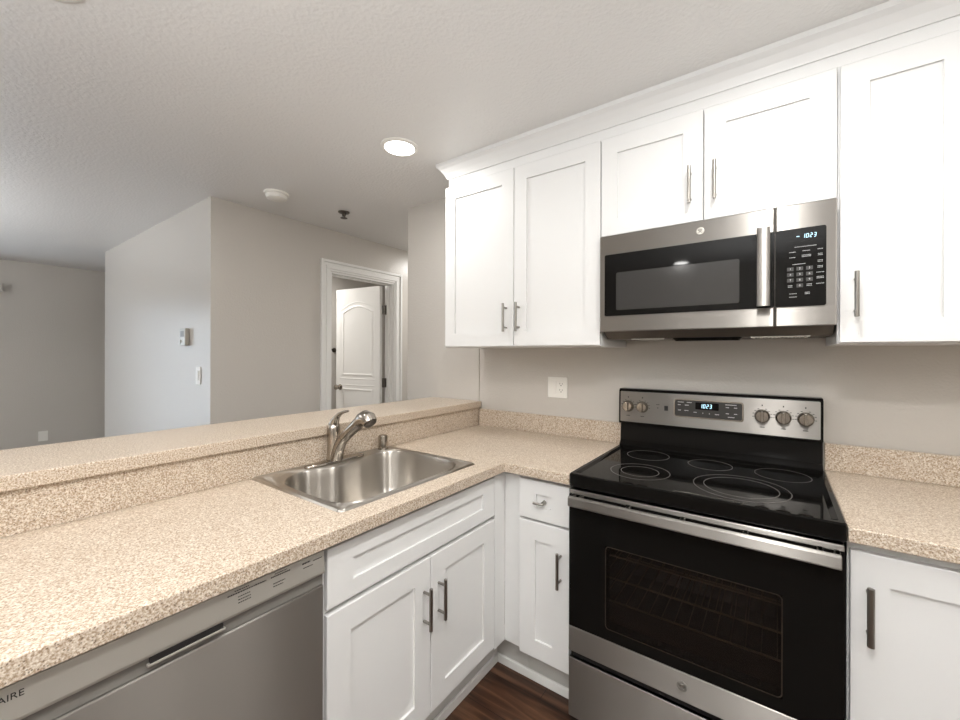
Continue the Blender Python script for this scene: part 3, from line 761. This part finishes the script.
# cavity and racks behind the window
cv = MB(); a0, a1, c0, c1 = 0.985, 1.575, 0.385, 0.715
cv.box(a0, a1, -0.20, -0.19, c0, c1).box(a0, a1, -0.595, -0.20, c0-0.01, c0).box(a0, a1, -0.595, -0.20, c1, c1+0.004).box(a0-0.01, a0, -0.595, -0.19, c0, c1).box(a1, a1+0.01, -0.595, -0.19, c0, c1)
cv.build('oven_cavity', 'cavity', rg)
for z in (0.475, 0.555, 0.635):
    mb = MB().tube([(a0+0.004, -0.585, z), (a1-0.004, -0.585, z)], 0.0035, 8).tube([(a0+0.004, -0.25, z), (a1-0.004, -0.25, z)], 0.003, 8)
    for i in range(15):
        xx = a0+0.02 + i*(a1-a0-0.04)/14; mb.tube([(xx, -0.585, z), (xx, -0.25, z)], 0.0018, 6)
    mb.build('oven_rack', 'rack', rg)
# storage drawer
MB().box(dx0, dx1, DFY-0.003, DFY+0.04, 0.055, 0.264).build('storage_drawer', 'steel', rg, bevel=0.003)
MB().box(dx0+0.004, dx1-0.004, DFY+0.012, DFY+0.045, 0.260, 0.290).build('drawer_gap', 'blackmatte', rg)

# ================================================================== SMALL WALL AND CEILING FIXTURES
# two-gang plate with rocker and receptacle on the back wall
ot = thing('wall_outlet', 'white two-gang plate with rocker switch and outlet above the corner backsplash', 'outlet', (0.535, -0.0005, 1.164))
MB().box(-0.0585, 0.0585, -0.006, 0, -0.0575, 0.0575).build('cover_plate', 'plastic', ot, bevel=0.003)
MB().box(-0.040, -0.006, -0.0085, -0.005, -0.034, 0.034).build('rocker', 'plastic', ot, bevel=0.001)
rcp = MB().box(0.006, 0.040, -0.0075, -0.005, -0.034, 0.034).build('receptacle', 'plastic', ot, bevel=0.001)
mb = MB()
for zc in (-0.017, 0.017):
    mb.box(0.0145, 0.0165, -0.0079, -0.0070, zc, zc+0.009).box(0.0285, 0.0305, -0.0079, -0.0070, zc, zc+0.008)
    mb.lathe([(0.0028, 0), (0.0028, 0.0009)], (0.0225, -0.0070, zc-0.006), (0, -1, 0), 12)
mb.build('slot', 'ink', rcp)
sw = thing('light_switch', 'white rocker light switch on the living room wall below the thermostat', 'light switch', (-1.717, -0.8905, 1.192))
MB().box(-0.038, 0.038, -0.006, 0, -0.060, 0.060).build('cover_plate', 'plastic', sw, bevel=0.003)
MB().box(-0.017, 0.017, -0.010, -0.005, -0.034, 0.034).build('rocker', 'plastic', sw, bevel=0.002)
th = thing('thermostat', 'square pale thermostat on the living room wall above the light switch', 'thermostat', (-1.931, -0.8905, 1.458))
MB().box(-0.05, 0.05, -0.028, 0, -0.060, 0.060).build('housing', 'greysilver', th, bevel=0.005)
MB().box(-0.030, 0.030, -0.0295, -0.027, 0.0, 0.042).build('screen', 'greyplastic', th, bevel=0.001)
MB().lathe([(0.012, 0), (0.011, 0.008), (0.0, 0.009)], (-0.022, -0.027, -0.030), (0, -1, 0), 20).build('dial', 'plastic', th, smooth=True)
fo = thing('wall_outlet', 'small white outlet low on the far grey wall of the living room', 'outlet', (XL+0.0005, -1.143, 0.375))
MB().box(0, 0.006, -0.038, 0.038, -0.058, 0.058).build('cover_plate', 'plastic', fo, bevel=0.003)
MB().box(0.005, 0.0085, -0.018, 0.018, -0.034, 0.034).build('receptacle', 'plastic', fo, bevel=0.001)
va = MB().box(XL+0.0005, XL+0.10, SY0-0.1, -1.452, 2.005, 2.105).build('blind_headrail', 'wall', None, bevel=0.004)
tag(va, 'grey blind headrail end on the far living room wall at the left edge', 'blind')

sd_ = thing('smoke_detector', 'round white smoke detector on the ceiling above the hall wall', 'smoke detector', (-1.125, -0.672, CEIL-0.0003))
MB().lathe([(0.072, 0), (0.072, -0.010), (0.068, -0.013), (0.0, -0.013)], n=40).build('mounting_ring', 'plastic', sd_, smooth=True)
MB().lathe([(0.060, -0.013), (0.062, -0.020), (0.058, -0.036), (0.045, -0.042), (0.0, -0.043)], n=40).build('housing', 'plastic', sd_, smooth=True)
sh = thing('sprinkler_head', 'small dark fire sprinkler head on the ceiling between smoke detector and hall door', 'sprinkler', (-1.07, -0.222, CEIL-0.0003))
MB().lathe([(0.040, 0), (0.038, -0.006), (0.022, -0.009), (0.014, -0.009), (0.012, -0.030), (0.0, -0.031)], n=28).build('escutcheon', 'bronze', sh, smooth=True)
mb = MB()
for s in (-1, 1): mb.tube([(0.012*s, 0, -0.010), (0.016*s, 0, -0.022), (0.006*s, 0, -0.042)], 0.0028, 8)
mb.lathe([(0.004, -0.040), (0.024, -0.043), (0.024, -0.045), (0.0, -0.045)], n=20)
mb.build('deflector', 'bronze', sh)

# recessed ceiling lights (each carries its own light)
def downlight(x, y, label, power=LAMP_W):
    t = thing('recessed_light', label, 'ceiling light', (x, y, CEIL-0.0003), 0, 'recessed ceiling lights')
    MB().lathe([(0.092, 0), (0.092, -0.004), (0.085, -0.008), (0.074, -0.008), (0.070, -0.002)], n=48).build('trim_ring', 'plastic', t, smooth=True)
    MB().lathe([(0.073, -0.002), (0.072, -0.0065), (0.050, -0.0085), (0.0, -0.009)], n=48).build('lens', 'lens', t, smooth=True)
    area_light('lamp', (0, 0, -0.012), (0, 0, 0), 0.14, 0.14, power, (1.0, 0.985, 0.96), 'DISK', t)
downlight(-0.03, -0.62, 'lit round recessed ceiling light just left of the upper cabinets', 5.0)
downlight(-0.13, -1.80, 'recessed ceiling light over the bar end, out of frame above', 4.0)
downlight(1.50, -0.95, 'recessed ceiling light in front of the range', 7.0)
downlight(1.50, -2.00, 'recessed ceiling light in the middle of the kitchen', 19.0)
downlight(2.40, -1.22, 'added unseen recessed light along the right kitchen wall, fill for the lower cabinets', 9.0)  # added out of frame as fill for the lower cabinet fronts
downlight(0.64, -3.60, 'recessed ceiling light near the rear wall', 6.0)
downlight(-2.72, 0.22, 'added unseen recessed light brightening the room behind the open white door', 30.0)  # unseen lamp added because the room past the door came out dark
downlight(-1.07, 1.30, 'added unseen recessed light brightening the hall past the open white door', 14.0)  # added where the wall stub hides it, to lift the hall
# added bowl pendant and torchiere, both unseen: uplights that brighten ceiling and rooms
def bowl(t, z, r, power):
    MB().lathe([(0.02, z-0.10), (r*0.55, z-0.085), (r*0.9, z-0.04), (r, z), (r-0.006, z), (r*0.88, z-0.036), (r*0.5, z-0.075), (0.0, z-0.085)], n=40).build('fill_lamp_bowl', 'plastic', t, smooth=True)
    area_light('lamp', (0, 0, z-0.004), (pi, 0, 0), 2*r-0.03, 2*r-0.03, power, (0.97, 0.985, 1.0), 'DISK', t)
pd = thing('added_pendant', 'added white bowl pendant, unseen behind the camera, fill light for the kitchen', 'pendant light', (1.4, -3.0, 0))
MB().lathe([(0.06, CEIL-0.0005), (0.06, CEIL-0.02), (0.0, CEIL-0.03)], n=32).build('canopy', 'plastic', pd, smooth=True)
MB().tube([(0, 0, CEIL-0.02), (0, 0, 1.47)], 0.004, 8).build('cord', 'plastic', pd)
bowl(pd, 1.55, 0.22, FILL_BOWL_W)
tl = thing('added_torchiere', 'added white torchiere, unseen left of the frame, fill light for the living room', 'floor lamp', (-3.0, -3.2, 0))
MB().lathe([(0.14, 0.0005), (0.14, 0.015), (0.02, 0.03), (0.012, 0.05), (0.012, 1.55)], n=32).build('stand', 'bronze', tl, smooth=True)
bowl(tl, 1.65, 0.20, FILL_TORCH_W)
